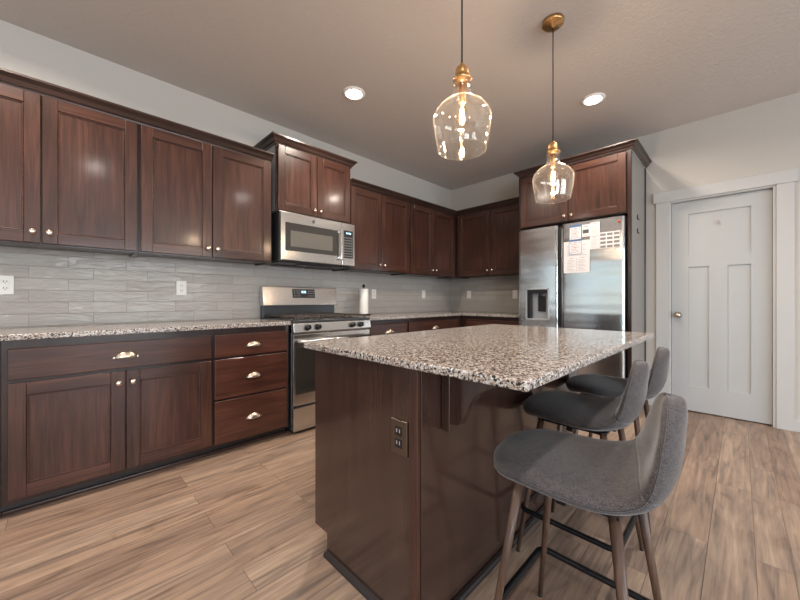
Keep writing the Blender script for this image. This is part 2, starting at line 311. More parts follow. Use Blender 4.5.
# ---------------------------------------------------------------- mesh helpers
class MB:
    def __init__(s): s.bm = bmesh.new()
    def _fin(s, faces, mi):
        for f in faces: f.material_index = mi
    def box(s, x0, x1, y0, y1, z0, z1, mi=0):
        if x0 > x1: x0, x1 = x1, x0
        if y0 > y1: y0, y1 = y1, y0
        if z0 > z1: z0, z1 = z1, z0
        v = [s.bm.verts.new(p) for p in ((x0,y0,z0),(x1,y0,z0),(x1,y1,z0),(x0,y1,z0),(x0,y0,z1),(x1,y0,z1),(x1,y1,z1),(x0,y1,z1))]
        fs = [s.bm.faces.new([v[i] for i in q]) for q in ((3,2,1,0),(4,5,6,7),(0,1,5,4),(1,2,6,5),(2,3,7,6),(3,0,4,7))]
        s._fin(fs, mi); return s
    def ubox(s, F, u0, u1, n0, n1, z0, z1, mi=0):       # box in wall coordinates: u along wall, n out of wall
        a = F(u0, n0, z0); b = F(u1, n1, z1)
        return s.box(a[0], b[0], a[1], b[1], a[2], b[2], mi)
    def prism(s, poly, axis, a, b, mi=0):               # poly in the two other axes (in xyz order), extruded along axis
        def P(q, t):
            q = list(q); q.insert('xyz'.index(axis), t); return q
        v0 = [s.bm.verts.new(P(q, a)) for q in poly]; v1 = [s.bm.verts.new(P(q, b)) for q in poly]
        n = len(poly); fs = [s.bm.faces.new(v0), s.bm.faces.new(list(reversed(v1)))]
        for i in range(n): fs.append(s.bm.faces.new([v0[i], v1[i], v1[(i+1) % n], v0[(i+1) % n]]))
        s._fin(fs, mi); return s
    def lathe(s, c, prof, axis=(0,0,1), seg=32, mi=0, cap=True, smooth=True):
        q = Vector(axis).to_track_quat('Z', 'Y'); c = Vector(c); rings = []
        for r, h in prof:
            if r < 1e-6: rings.append([s.bm.verts.new(c + q @ Vector((0, 0, h)))])
            else: rings.append([s.bm.verts.new(c + q @ Vector((r*math.cos(2*math.pi*i/seg), r*math.sin(2*math.pi*i/seg), h))) for i in range(seg)])
        fs = []
        for A, B in zip(rings, rings[1:]):
            for i in range(seg):
                j = (i+1) % seg
                if len(A) == 1 and len(B) == 1: continue
                if len(A) == 1: fs.append(s.bm.faces.new([A[0], B[j], B[i]]))
                elif len(B) == 1: fs.append(s.bm.faces.new([A[i], A[j], B[0]]))
                else: fs.append(s.bm.faces.new([A[i], A[j], B[j], B[i]]))
        for f in fs: f.smooth = smooth
        if cap:
            for A in (rings[0], rings[-1]):
                if len(A) > 1: fs.append(s.bm.faces.new(A))
        s._fin(fs, mi); return s
    def tube(s, pts, rad, seg=10, closed=False, mi=0):
        pts = [Vector(p) for p in pts]; n = len(pts)
        rads = rad if isinstance(rad, (list, tuple)) else [rad]*n
        rings = []; up = None
        for i, p in enumerate(pts):
            if closed: t = (pts[(i+1) % n] - pts[i-1]).normalized()
            else: t = (pts[min(i+1, n-1)] - pts[max(i-1, 0)]).normalized()
            if up is None:
                up = Vector((0,0,1)) if abs(t.z) < 0.9 else Vector((1,0,0))
            a = t.cross(up).normalized(); up2 = a.cross(t).normalized(); up = up2
            rings.append([s.bm.verts.new(p + rads[i]*(a*math.cos(2*math.pi*k/seg) + up2*math.sin(2*math.pi*k/seg))) for k in range(seg)])
        fs = []
        m = n if closed else n-1
        for i in range(m):
            A, B = rings[i], rings[(i+1) % n]
            for k in range(seg):
                j = (k+1) % seg; fs.append(s.bm.faces.new([A[k], A[j], B[j], B[k]]))
        for f in fs: f.smooth = True
        if not closed: fs += [s.bm.faces.new(rings[0]), s.bm.faces.new(list(reversed(rings[-1])))]
        s._fin(fs, mi); return s
    def build(s, name, mats, parent=None, bevel=0.0, seg=2):
        bmesh.ops.recalc_face_normals(s.bm, faces=s.bm.faces)
        me = bpy.data.meshes.new(name)
        if parent is not None:
            off = wloc(parent); bmesh.ops.translate(s.bm, verts=s.bm.verts, vec=-off)
        s.bm.to_mesh(me); s.bm.free()
        for m in (mats if isinstance(mats, (list, tuple)) else [mats]): me.materials.append(m)
        o = bpy.data.objects.new(name, me); COL.objects.link(o)
        if parent is not None: o.parent = parent
        if bevel:
            bv = o.modifiers.new('bevel', 'BEVEL'); bv.width = bevel; bv.segments = seg; bv.limit_method = 'ANGLE'; bv.angle_limit = R(40)
        return o
def wloc(o):
    v = Vector(o.location)
    return v + wloc(o.parent) if o.parent else v
def tag(o, label=None, cat=None, group=None, kind=None):
    if label: o['label'] = label
    if cat: o['category'] = cat
    if group: o['group'] = group
    if kind: o['kind'] = kind
    return o
def empty(name, loc, label, cat, group=None):
    o = bpy.data.objects.new(name, None); COL.objects.link(o); o.location = loc; o.empty_display_size = 0.1
    return tag(o, label, cat, group)
def copy_tree(o, parent=None, memo=None):
    c = o.copy(); COL.objects.link(c); c.parent = parent
    for ch in list(o.children): copy_tree(ch, c)
    return c
def struct(name, mb, mat, bevel=0.0): return tag(mb.build(name, mat, None, bevel), kind='structure')

# wall coordinate frames
FA = lambda u, n, z: (n, u, z)          # left wall: u = y, n = x
FB = lambda u, n, z: (u, -n, z)         # back wall: u = x, n = -y
FI = lambda u, n, z: (1.842 - n, u, z)   # island aisle side

# ---------------------------------------------------------------- the setting
T = 0.12
struct('floor', MB().box(-T, XR+T, YF-T, T, -0.1, 0), floor_mat)
struct('ceiling', MB().box(-T, XR+T, YF-T, T, CEIL, CEIL+0.1), ceil_mat)
wl = MB()
for a, b in WIN_LEFT: wl.box(-T, 0, YF-T, a, 0, CEIL).box(-T, 0, a, b, 0, WZ[0]).box(-T, 0, a, b, WZ[1], CEIL).box(-T, 0, b, T, 0, CEIL)
struct('wall_left', wl, wall_mat)
DX0, DX1, DZ = 2.694, 3.375, 2.045
wbk = MB(); wbk.box(0, DX0-0.02, 0, T, 0, CEIL).box(DX1+0.02, XR+T, 0, T, 0, CEIL).box(DX0-0.02, DX1+0.02, 0, T, DZ+0.02, CEIL)
wbk.box(DX0-0.02, DX1+0.02, T-0.02, T, 0, DZ+0.02)
struct('wall_back', wbk, wall_mat)
wf = MB(); xs = [0.0]
for a, b in WIN_FRONT: wf.box(xs[-1], a, YF-T, YF, 0, CEIL); wf.box(a, b, YF-T, YF, 0, WZ[0]); wf.box(a, b, YF-T, YF, WZ[1], CEIL); xs.append(b)
wf.box(xs[-1], XR, YF-T, YF, 0, CEIL); struct('wall_front', wf, wall_mat)
wr = MB(); y = YF-T
for a, b in WIN_RIGHT: wr.box(XR, XR+T, y, a, 0, CEIL); wr.box(XR, XR+T, a, b, 0, WZ[0]); wr.box(XR, XR+T, a, b, WZ[1], CEIL); y = b
wr.box(XR, XR+T, y, 0, 0, CEIL); struct('wall_right', wr, wall_mat)
wi = 1
for (a, b), F in [(p, 'f') for p in WIN_FRONT] + [(p, 'r') for p in WIN_RIGHT] + [(p, 'l') for p in WIN_LEFT]:
    G = (lambda u, n, z: (u, YF - n, z)) if F == 'f' else (lambda u, n, z: (XR + n, u, z)) if F == 'r' else (lambda u, n, z: (-n, u, z))
    m = MB()
    for u0, u1, z0, z1 in ((a, a+0.05, *WZ), (b-0.05, b, *WZ), (a+0.05, b-0.05, WZ[0], WZ[0]+0.05), (a+0.05, b-0.05, WZ[1]-0.05, WZ[1]), ((a+b)/2-0.02, (a+b)/2+0.02, WZ[0]+0.05, WZ[1]-0.05)):
        m.ubox(G, u0, u1, 0.045, 0.09, z0, z1)
    wo_ = struct('window_%d' % wi, m, white_paint)
    g = MB().ubox(G, a+0.05, b-0.05, 0.065, 0.07, WZ[0]+0.05, WZ[1]-0.05).build('pane', window_glass, wo_); wi += 1

# baseboards on the back wall
struct('baseboard_back', MB().box(2.493, 2.575, -0.014, 0, 0, 0.1), white_paint, 0.003)
struct('baseboard_right', MB().box(3.49, XR, -0.014, 0, 0, 0.1), white_paint, 0.003)

# pantry door
door = tag(MB().box(DX0, DX0+0.01, 0.045, 0.06, 0.01, 0.02).build('door_1', door_paint), kind='structure')
m = MB()
xa, xb, xc, xd = 2.823, 3.248, 2.972, 3.097
y0, y1, yr = 0.03, 0.065, 0.042
m.box(DX0+0.003, xa, y0, y1, 0.012, DZ-0.003); m.box(xb, DX1-0.003, y0, y1, 0.012, DZ-0.003)
m.box(xa, xb, y0, y1, 0.012, 0.25); m.box(xa, xb, y0, y1, 1.405, 1.515); m.box(xa, xb, y0, y1, 1.92, DZ-0.003); m.box(xc, xd, y0, y1, 0.25, 1.405)
m.box(xa, xb, yr, y1, 0.25, 1.92)
slab = m.build('door_slab', door_paint, door)
k = MB().lathe((2.745, 0.03, 0.936), [(0.0, 0), (0.031, 0), (0.031, 0.006), (0.012, 0.010), (0.011, 0.03), (0.022, 0.036), (0.028, 0.048), (0.026, 0.060), (0.014, 0.067), (0, 0.068)], (0, -1, 0)).build('door_knob', nickel, door); k['label'] = 'satin nickel door knob'
MB().box(3.028, 3.04, 0.024, 0.031, 1.80, 1.822).box(3.031, 3.037, 0.016, 0.026, 1.803, 1.809).build('door_hook', nickel, door)
# casing and jamb
m = MB()
m.box(2.575, 2.672, -0.02, 0, 0, 2.06).box(3.395, 3.495, -0.02, 0, 0, 2.06).box(2.553, 3.517, -0.027, 0, 2.06, 2.168)
m.box(DX0-0.022, DX0, -0.008, T-0.022, 0, DZ+0.02).box(DX1, DX1+0.022, -0.008, T-0.022, 0, DZ+0.02).box(DX0, DX1, -0.008, T-0.022, DZ, DZ+0.02)
m.box(DX0, DX0+0.012, 0.068, 0.095, 0, DZ).box(DX1-0.012, DX1, 0.068, 0.095, 0, DZ)
struct('trim_1', m, white_paint, 0.003)

# backsplash
struct('backsplash_left', MB().box(0, 0.008, -6.0, -3.0, 0.90, 1.41).box(0, 0.008, -3.0, -2.19, 0.5, 1.86).box(0, 0.008, -2.19, 0, 0.90, 1.41), tile)
struct('backsplash_back', MB().box(0.008, 1.435, -0.008, 0, 0.90, 1.41), tile)

# ---------------------------------------------------------------- cabinet parts
def knob_mb(F, u, n, z):
    c = F(u, n, z); d = Vector(F(u, n+1, z)) - Vector(c)
    return MB().lathe(c, [(0.0, -0.002), (0.009, -0.002), (0.008, 0.002), (0.0055, 0.006), (0.0055, 0.012), (0.012, 0.016), (0.0165, 0.021), (0.0160, 0.026), (0.010, 0.030), (0, 0.031)], d, 20)
def cup_pull(F, u, n, z, parent, wd=0.104):
    m = MB(); nu, nv = 16, 7; a, h, dp = wd/2, 0.038, 0.027
    out = []
    for sc_ in (1.0, 0.88):
        g = []
        for i in range(nu+1):
            th = math.pi*i/nu; row = []
            for j in range(nv+1):
                ph = math.pi/2*j/nv
                x = -a*math.cos(th)*1.0; rr = math.sin(th)
                zz = h*rr*math.cos(ph); nn = dp*rr*math.sin(ph)
                row.append(m.bm.verts.new(F(u + x*sc_, n + nn*sc_, z - h/2 + zz*sc_)))
            g.append(row)
        out.append(g)
    for g in out:
        for i in range(nu):
            for j in range(nv):
                try:
                    f = m.bm.faces.new([g[i][j], g[i+1][j], g[i+1][j+1], g[i][j+1]]); f.smooth = True
                except Exception: pass
    for i in range(nu):
        f = m.bm.faces.new([out[0][i][nv], out[0][i+1][nv], out[1][i+1][nv], out[1][i][nv]])
    bmesh.ops.remove_doubles(m.bm, verts=m.bm.verts, dist=0.0002)
    # mounting flange
    m.ubox(F, u-a-0.006, u-a+0.006, n-0.001, n+0.003, z-h/2-0.001, z-h/2+0.009).ubox(F, u+a-0.006, u+a+0.006, n-0.001, n+0.003, z-h/2-0.001, z-h/2+0.009)
    # ribbed face of the cup
    for k in (-0.5, -0.25, 0, 0.25, 0.5):
        uu = u + k*a*1.3; rr = math.sqrt(max(0.05, 1-(k*1.3)**2)); pts = []
        for j in range(8):
            ph = math.pi/2*j/7; pts.append(F(uu, n + dp*rr*math.sin(ph), z - h/2 + h*rr*math.cos(ph)))
        m.tube(pts, 0.0016, 6)
    return m.build('cup_pull', nickel, parent)
def shaker(F, u0, u1, z0, z1, n, parent, horiz, name='door', fw=0.064, th=0.02, knob=None):
    m = MB()
    m.ubox(F, u0, u0+fw, n, n+th, z0, z1, 0).ubox(F, u1-fw, u1, n, n+th, z0, z1, 0)
    m.ubox(F, u0+fw, u1-fw, n, n+th, z0, z0+fw, 1).ubox(F, u0+fw, u1-fw, n, n+th, z1-fw, z1, 1)
    # sloped inner edge
    e = 0.011; q = n+th-0.002; r = n+th-0.011
    for A, B in (((u0+fw, u0+fw+e), 0), ((u1-fw-e, u1-fw), 1)):
        pass
    d = m.build(name, [wood_v, horiz], parent, 0.0025, 2)
    p = MB().ubox(F, u0+fw-0.002, u1-fw+0.002, n+0.002, n+th-0.0105, z0+fw-0.002, z1-fw+0.002)
    # small ogee bead around the panel
    bd = 0.009; nn = n+th-0.0105
    def wedge(ax, a, b, base, s):
        pass
    p.build('door_panel', wood_v, d)
    bm_ = MB()
    for (a, b, c, dd) in ((u0+fw, u0+fw+bd, z0+fw, z1-fw), (u1-fw-bd, u1-fw, z0+fw, z1-fw), (u0+fw+bd, u1-fw-bd, z0+fw, z0+fw+bd), (u0+fw+bd, u1-fw-bd, z1-fw-bd, z1-fw)):
        bm_.ubox(F, a, b, n+0.005, nn+0.005, c, dd)
    bm_.build('panel_bead', horiz, d, 0.003, 2)
    if knob: knob_mb(F, knob[0], n+th, knob[1]).build('knob', nickel, d)
    return d
def drawer_front(F, u0, u1, z0, z1, n, parent, horiz, pull=True, name='drawer', th=0.02):
    d = MB().ubox(F, u0, u1, n, n+th, z0, z1).build(name, horiz, parent, 0.004, 3)
    if pull: cup_pull(F, (u0+u1)/2, n+th, (z0+z1)/2 + 0.003, d)
    return d
def crown(F, u0, u1, n, z, parent, horiz, ret0=None, ret1=None, h=0.07, out=0.055, wood=None):
    # profile (n, z) of the crown, mitred returns to the wall where asked
    prof = [(0.0, 0.0), (0.008, 0.0), (0.012, 0.012), (0.022, 0.02), (0.034, 0.04), (0.048, 0.052), (0.052, h-0.014), (out, h-0.012), (out, h), (0.0, h)]
    m = MB(); bm = m.bm
    path = []
    def ring(f): return [bm.verts.new(F(*f(a, b))) for a, b in prof]
    if ret0 is not None: path.append(ring(lambda a, b: (u0 - a, ret0, z+b)))
    path.append(ring((lambda a, b: (u0 - a, n + a, z+b)) if ret0 is not None else (lambda a, b: (u0, n + a, z+b))))
    path.append(ring((lambda a, b: (u1 + a, n + a, z+b)) if ret1 is not None else (lambda a, b: (u1, n + a, z+b))))
    if ret1 is not None: path.append(ring(lambda a, b: (u1 + a, ret1, z+b)))
    k = len(prof)
    for A, B in zip(path, path[1:]):
        for i in range(k): bm.faces.new([A[i], A[(i+1) % k], B[(i+1) % k], B[i]])
    bm.faces.new(path[0]); bm.faces.new(list(reversed(path[-1])))
    return m.build('crown_moulding', wood or crown_wood, parent)

def wall_cab(F, u0, u1, z0, z1, depth, doors, horiz, label, sides=(False, False), knob_side=None, cr=(None, None), group='dark wall cabinets', knobz=0.062, crh=0.07, crown_on=True):
    root = empty('wall_cabinet', F((u0+u1)/2, 0.01, z0), label, 'cabinet', group)
    m = MB(); t = 0.018
    m.ubox(F, u0+t, u1-t, 0.01, depth-0.02, z0+0.012, z1)
    m.build('cabinet_box', frame_wood, root, 0.0015, 1)
    for s, (a, b) in zip(sides, ((u0, u0+t), (u1-t, u1))):
        o = MB().ubox(F, a, b, 0.01, depth-0.02, z0, z1).build('side_panel', side_laminate if s else frame_wood, root)
        if s: o['label'] = 'light grey side panel'
    MB().ubox(F, u0, u1, depth-0.02, depth, z0, z1).build('face_frame', frame_wood, root, 0.0015, 1)
    for (a, b, za, zb, ks) in doors:
        ku = (b-0.03) if ks == 'R' else (a+0.03)
        shaker(F, a, b, za, zb, depth, root, horiz, knob=(ku, za+knobz))
    if crown_on: crown(F, u0, u1, depth, z1-0.012, root, horiz, *cr, h=crh)
    return root

UB, UT = 1.40, 2.275      # upper cabinets
W = 'dark two-door wall cabinet '
G1 = 'dark wall cabinets on the left wall'
wall_cab(FA, -4.835, -3.926, UB, UT, 0.325, [(-4.82, -4.379, 1.411, 2.262, 'R'), (-4.372, -3.937, 1.411, 2.262, 'L')], wood_y, W + 'at the far left end, cut by the picture edge', group=G1)
wall_cab(FA, -3.926, -3.012, UB, UT, 0.325, [(-3.915, -3.483, 1.411, 2.262, 'R'), (-3.476, -3.027, 1.411, 2.262, 'L')], wood_y, W + 'directly left of the microwave', group=G1)
wall_cab(FA, -2.985, -2.197, 1.858, 2.445, 0.352, [(-2.972, -2.594, 1.868, 2.432, 'R'), (-2.588, -2.208, 1.868, 2.432, 'L')], wood_y, 'short raised dark brown two-door cabinet above the microwave', sides=(True, True), cr=(0.0, 0.0), group=G1, knobz=0.05)
wall_cab(FA, -2.185, -1.285, UB, UT, 0.325, [(-2.175, -1.757, 1.411, 2.262, 'R'), (-1.750, -1.297, 1.411, 2.262, 'L')], wood_y, W + 'directly right of the microwave, above the paper towels', group=G1)
wall_cab(FA, -1.285, -0.327, UB, UT, 0.325, [(-1.275, -0.845, 1.411, 2.262, 'R'), (-0.838, -0.372, 1.411, 2.262, 'L')], wood_y, W + 'on the left wall running into the room corner', group=G1, cr=(None, None))
wall_cab(FB, 0.327, 1.425, UB, UT, 0.325, [(0.372, 0.878, 1.411, 2.262, 'R'), (0.885, 1.41, 1.411, 2.262, 'L')], wood_x, W + 'on the back wall between the corner and the refrigerator', group='dark wall cabinets on the back wall')
# hidden dead corner of the uppers
r = empty('corner_cabinet_filler', (0.17, -0.17, UB), 'dark brown corner filler joining the two rows of wall cabinets', 'cabinet')
MB().box(0.012, 0.323, -0.323, -0.012, UB+0.002, UT).build('cabinet_box', frame_wood, r)

# base cabinets
def base_cab(F, u0, u1, fronts, horiz, label, depth=0.61, group='dark base cabinets', name='base_cabinet', top=0.883):
    root = empty(name, F((u0+u1)/2, 0.02, 0), label, 'cabinet', group)
    m = MB(); m.ubox(F, u0, u1, 0.02, depth-0.02, 0.075, top); m.build('cabinet_box', frame_wood, root)
    MB().ubox(F, u0, u1, depth-0.02, depth, 0.062, top).build('face_frame', frame_wood, root, 0.0015, 1)
    MB().ubox(F, u0, u1, 0.3, depth-0.055, 0, 0.075).build('toe_kick', toe_black, root)
    MB().ubox(F, u0, u1, depth-0.0548, depth-0.036, 0, 0.02).build('shoe_moulding', crown_wood, root, 0.006, 3)
    for f in fronts:
        k, a, b, za, zb = f[:5]
        if k == 'D': drawer_front(F, a, b, za, zb, depth, root, horiz, *(f[5:] or ()))
        else: shaker(F, a, b, za, zb, depth, root, horiz, knob=((b-0.03 if k == 'R' else a+0.03), zb-0.065))
    return root
GB = 'dark base cabinets on the left wall'
base_cab(FA, -5.42, -4.505, [('D', -5.40, -4.535, 0.684, 0.84), ('R', -5.40, -4.97, 0.09, 0.669), ('L', -4.96, -4.535, 0.09, 0.669)], wood_y, 'dark brown base cabinet at the far left edge, only its end stile in view', group=GB)
base_cab(FA, -4.505, -3.553, [('D', -4.482, -3.566, 0.684, 0.84), ('R', -4.482, -4.028, 0.088, 0.667), ('L', -4.022, -3.566, 0.088, 0.667)], wood_y, 'dark brown base cabinet with one wide drawer above two doors', group=GB)
base_cab(FA, -3.553, -2.998, [('D', -3.546, -3.020, 0.682, 0.838), ('D', -3.546, -3.020, 0.392, 0.668), ('D', -3.546, -3.020, 0.078, 0.378)], drawer_wood_y, 'dark brown base cabinet of three stacked drawers beside the range', group=GB)
base_cab(FA, -2.182, -1.625, [('D', -2.172, -1.637, 0.682, 0.838), ('R', -2.172, -1.637, 0.088, 0.667)], wood_y, 'dark brown base cabinet directly right of the range, mostly hidden by the island', group=GB)
base_cab(FA, -1.625, -0.66, [('D', -1.612, -0.70, 0.682, 0.838), ('R', -1.612, -1.16, 0.088, 0.667), ('L', -1.152, -0.70, 0.088, 0.667)], wood_y, 'dark brown base cabinet on the left wall next to the room corner', group=GB)
base_cab(FB, 0.66, 1.425, [('D', 0.70, 1.41, 0.682, 0.838), ('R', 0.70, 1.05, 0.088, 0.667), ('L', 1.058, 1.41, 0.088, 0.667)], wood_x, 'dark brown base cabinet on the back wall left of the refrigerator', group='dark base cabinets on the back wall')
r = empty('corner_base_cabinet', (0.32, -0.32, 0), 'dark brown base cabinet filling the room corner under the worktop', 'cabinet')
MB().box(0.02, 0.61, -0.61, -0.02, 0.075, 0.883).box(0.02, 0.55, -0.55, -0.02, 0, 0.075).build('cabinet_box', frame_wood, r)
MB().box(0.56, 0.608, -0.659, -0.61, 0.062, 0.883).box(0.61, 0.659, -0.608, -0.56, 0.062, 0.883).build('corner_stile', frame_wood, r)

# worktops
tag(MB().box(0.01, 0.65, -5.45, -2.995, 0.884, 0.914).build('countertop', granite, None, 0.005, 3), 'speckled granite worktop along the wall left of the range', 'countertop')
m = MB().prism([(0.01, -2.187), (0.65, -2.187), (0.65, -0.65), (1.432, -0.65), (1.432, -0.01), (0.01, -0.01)], 'z', 0.884, 0.914)
tag(m.build('countertop', granite, None, 0.005, 3), 'L-shaped speckled granite worktop in the far corner right of the range', 'countertop')

# ---------------------------------------------------------------- range
YL, YR = -2.988, -2.194
rg = empty('gas_range', (0.35, (YL+YR)/2, 0), 'stainless steel gas range with black grates and a dark glass oven door', 'stove')
MB().box(0.03, 0.64, YL, YR, 0.03, 0.895).build('body', steel_dark, rg, 0.003)
MB().box(0.02, 0.075, YL+0.005, YR-0.005, 0.895, 1.035).build('rear_vent_panel', enamel, rg, 0.003)
bg = MB().prism([(0.018, 1.03), (0.115, 1.03), (0.112, 1.05), (0.085, 1.213), (0.018, 1.213)], 'y', YL-0.004, YR+0.004)
# prism on y: poly coords are (x, z)
bgo = bg.build('backguard', steel, rg, 0.006, 3)
def slant(z): return 0.112 - (z-1.05)*(0.027/0.163)
dp = MB().prism([(slant(1.105)-0.004, 1.105), (slant(1.105)+0.003, 1.105), (slant(1.192)+0.003, 1.192), (slant(1.192)-0.004, 1.192)], 'y', -2.70, -2.455).build('display_panel', black_plastic, bgo, 0.002)
m = MB()
for i, c in enumerate((-2.602, -2.59, -2.575, -2.562)):
    m.prism([(slant(1.152)+0.003, 1.152), (slant(1.152)+0.0045, 1.152), (slant(1.176)+0.0045, 1.176), (slant(1.176)+0.003, 1.176)], 'y', c, c+0.007)
m.build('clock_digits', disp_mat, dp)
m = MB()
for zz in (1.122, 1.148, 1.170):
    for c in (-2.685, -2.655, -2.63, -2.53, -2.505, -2.48):
        m.prism([(slant(zz)+0.003, zz), (slant(zz)+0.0043, zz), (slant(zz+.006)+0.0043, zz+.006), (slant(zz+.006)+0.003, zz+.006)], 'y', c, c+0.012)
m.build('touch_buttons', ink, dp)
MB().box(0.03, 0.665, YL, YR, 0.895, 0.918).build('cooktop', enamel, rg, 0.005, 2)
# grates, three sections
for k in range(3):
    y0 = YL+0.03+k*0.248; y1 = y0+0.238; m = MB(); zt = 0.948
    for xx in (0.10, 0.36, 0.63): m.box(xx-0.006, xx+0.006, y0, y1, zt-0.012, zt)
    for yy in (y0, (y0+y1)/2-0.006, y1-0.012): m.box(0.10, 0.63, yy, yy+0.012, zt-0.012, zt)
    for xx in (0.23, 0.50):
        m.box(xx-0.005, xx+0.005, y0+0.02, y1-0.02, zt-0.010, zt+0.003); m.box(xx-0.06, xx+0.06, (y0+y1)/2-0.045, (y0+y1)/2-0.037, zt-0.01, zt+0.002); m.box(xx-0.06, xx+0.06, (y0+y1)/2+0.037, (y0+y1)/2+0.045, zt-0.01, zt+0.002)
    for xx in (0.10, 0.63):
        for yy in (y0, y1-0.012): m.box(xx-0.008, xx+0.008, yy-0.001, yy+0.013, 0.917, zt)
    m.build('grate', cast_iron, rg, 0.002, 1)
for bx, by in ((0.23, -2.84), (0.50, -2.84), (0.36, -2.59), (0.23, -2.345), (0.50, -2.345)):
    MB().lathe((bx, by, 0.917), [(0, 0), (0.05, 0), (0.048, 0.008), (0.036, 0.012), (0.035, 0.019), (0.03, 0.022), (0, 0.022)]).build('burner', cast_iron, rg)
pn = MB().prism([(0.60, 0.815), (0.672, 0.815), (0.682, 0.822), (0.672, 0.893), (0.655, 0.902), (0.60, 0.902)], 'y', YL, YR).build('control_panel', steel, rg, 0.003, 2)
for yk in (-2.868, -2.772, -2.418, -2.322):
    o = MB().lathe((0.677, yk, 0.858), [(0, 0), (0.026, 0), (0.026, 0.006), (0.021, 0.010), (0.0195, 0.034), (0.017, 0.038), (0, 0.038)], (1, 0, 0.14), 24); o.box(0.705, 0.722, yk-0.005, yk+0.005, 0.845, 0.881)
    o.build('burner_knob', black_plastic, pn)
dr = MB().box(0.62, 0.668, YL+0.003, YR-0.003, 0.232, 0.806).build('oven_door', steel, rg, 0.004, 2)
MB().box(0.667, 0.673, YL+0.02, YR-0.02, 0.322, 0.700).build('door_glass', glass_dark, dr, 0.003, 2)
hb = MB().tube([(0.718, YL+0.03, 0.752), (0.718, YR-0.03, 0.752)], 0.013, 14)
for yy in (YL+0.06, YR-0.06): hb.box(0.664, 0.715, yy-0.012, yy+0.012, 0.742, 0.762)
hb.build('door_handle', steel, dr)
MB().box(0.62, 0.668, YL+0.003, YR-0.003, 0.028, 0.215).build('storage_drawer', steel, rg, 0.004, 2)
MB().box(0.08, 0.60, YL+0.03, YR-0.03, 0, 0.03).build('base', black_plastic, rg)

# ---------------------------------------------------------------- microwave
MY0, MY1 = -2.972, -2.186
mw = empty('microwave', (0.2, (MY0+MY1)/2, 1.416), 'stainless over-the-range microwave mounted under the short cabinet', 'microwave')
MB().box(0.01, 0.385, MY0, MY1, 1.425, 1.857).build('body', steel_dark, mw, 0.003)
MB().box(0.02, 0.37, MY0+0.01, MY1-0.01, 1.412, 1.425).box(0.05, 0.16, -2.90, -2.62, 1.404, 1.412).box(0.05, 0.16, -2.54, -2.26, 1.404, 1.412).box(0.22, 0.34, -2.75, -2.41, 1.405, 1.412).build('vent_grille', black_plastic, mw, 0.002)
md = MB().box(0.3855, 0.42, MY0, -2.343, 1.428, 1.845).build('door', steel, mw, 0.005, 3)
MB().box(0.419, 0.4235, -2.932, -2.392, 1.512, 1.758).build('door_window', glass_dark, md, 0.003, 2)
MB().box(0.4233, 0.4245, -2.885, -2.455, 1.552, 1.690).build('window_screen', mw_screen, md, 0.001, 1)
h = MB().box(0.452, 0.468, -2.385, -2.352, 1.475, 1.775).box(0.419, 0.455, -2.378, -2.358, 1.485, 1.51).box(0.419, 0.455, -2.378, -2.358, 1.74, 1.765)
h.build('door_handle', steel, md, 0.006, 3)
MB().lathe((0.4195, -2.655, 1.80), [(0, 0), (0.0155, 0), (0.0155, 0.002), (0.0135, 0.003), (0.0125, 0.0015), (0, 0.0015)], (1, 0, 0), 28).build('round_badge', steel_dark, md)
cp = MB().box(0.3855, 0.42, -2.340, MY1, 1.428, 1.845).build('control_side', steel, mw, 0.005, 3)
pp = MB().box(0.419, 0.4225, -2.328, -2.215, 1.500, 1.772).build('keypad', black_plastic, cp, 0.002)
m = MB()
for c in (-2.293, -2.278, -2.262, -2.247): m.box(0.422, 0.4232, c, c+0.008, 1.738, 1.756)
m.build('clock_digits', disp_mat, pp)
m = MB()
for i in range(8):
    for j in range(4): m.box(0.422, 0.4232, -2.318+j*0.026, -2.306+j*0.026, 1.515+i*0.026, 1.522+i*0.026)
m.build('key_legends', ink, pp)

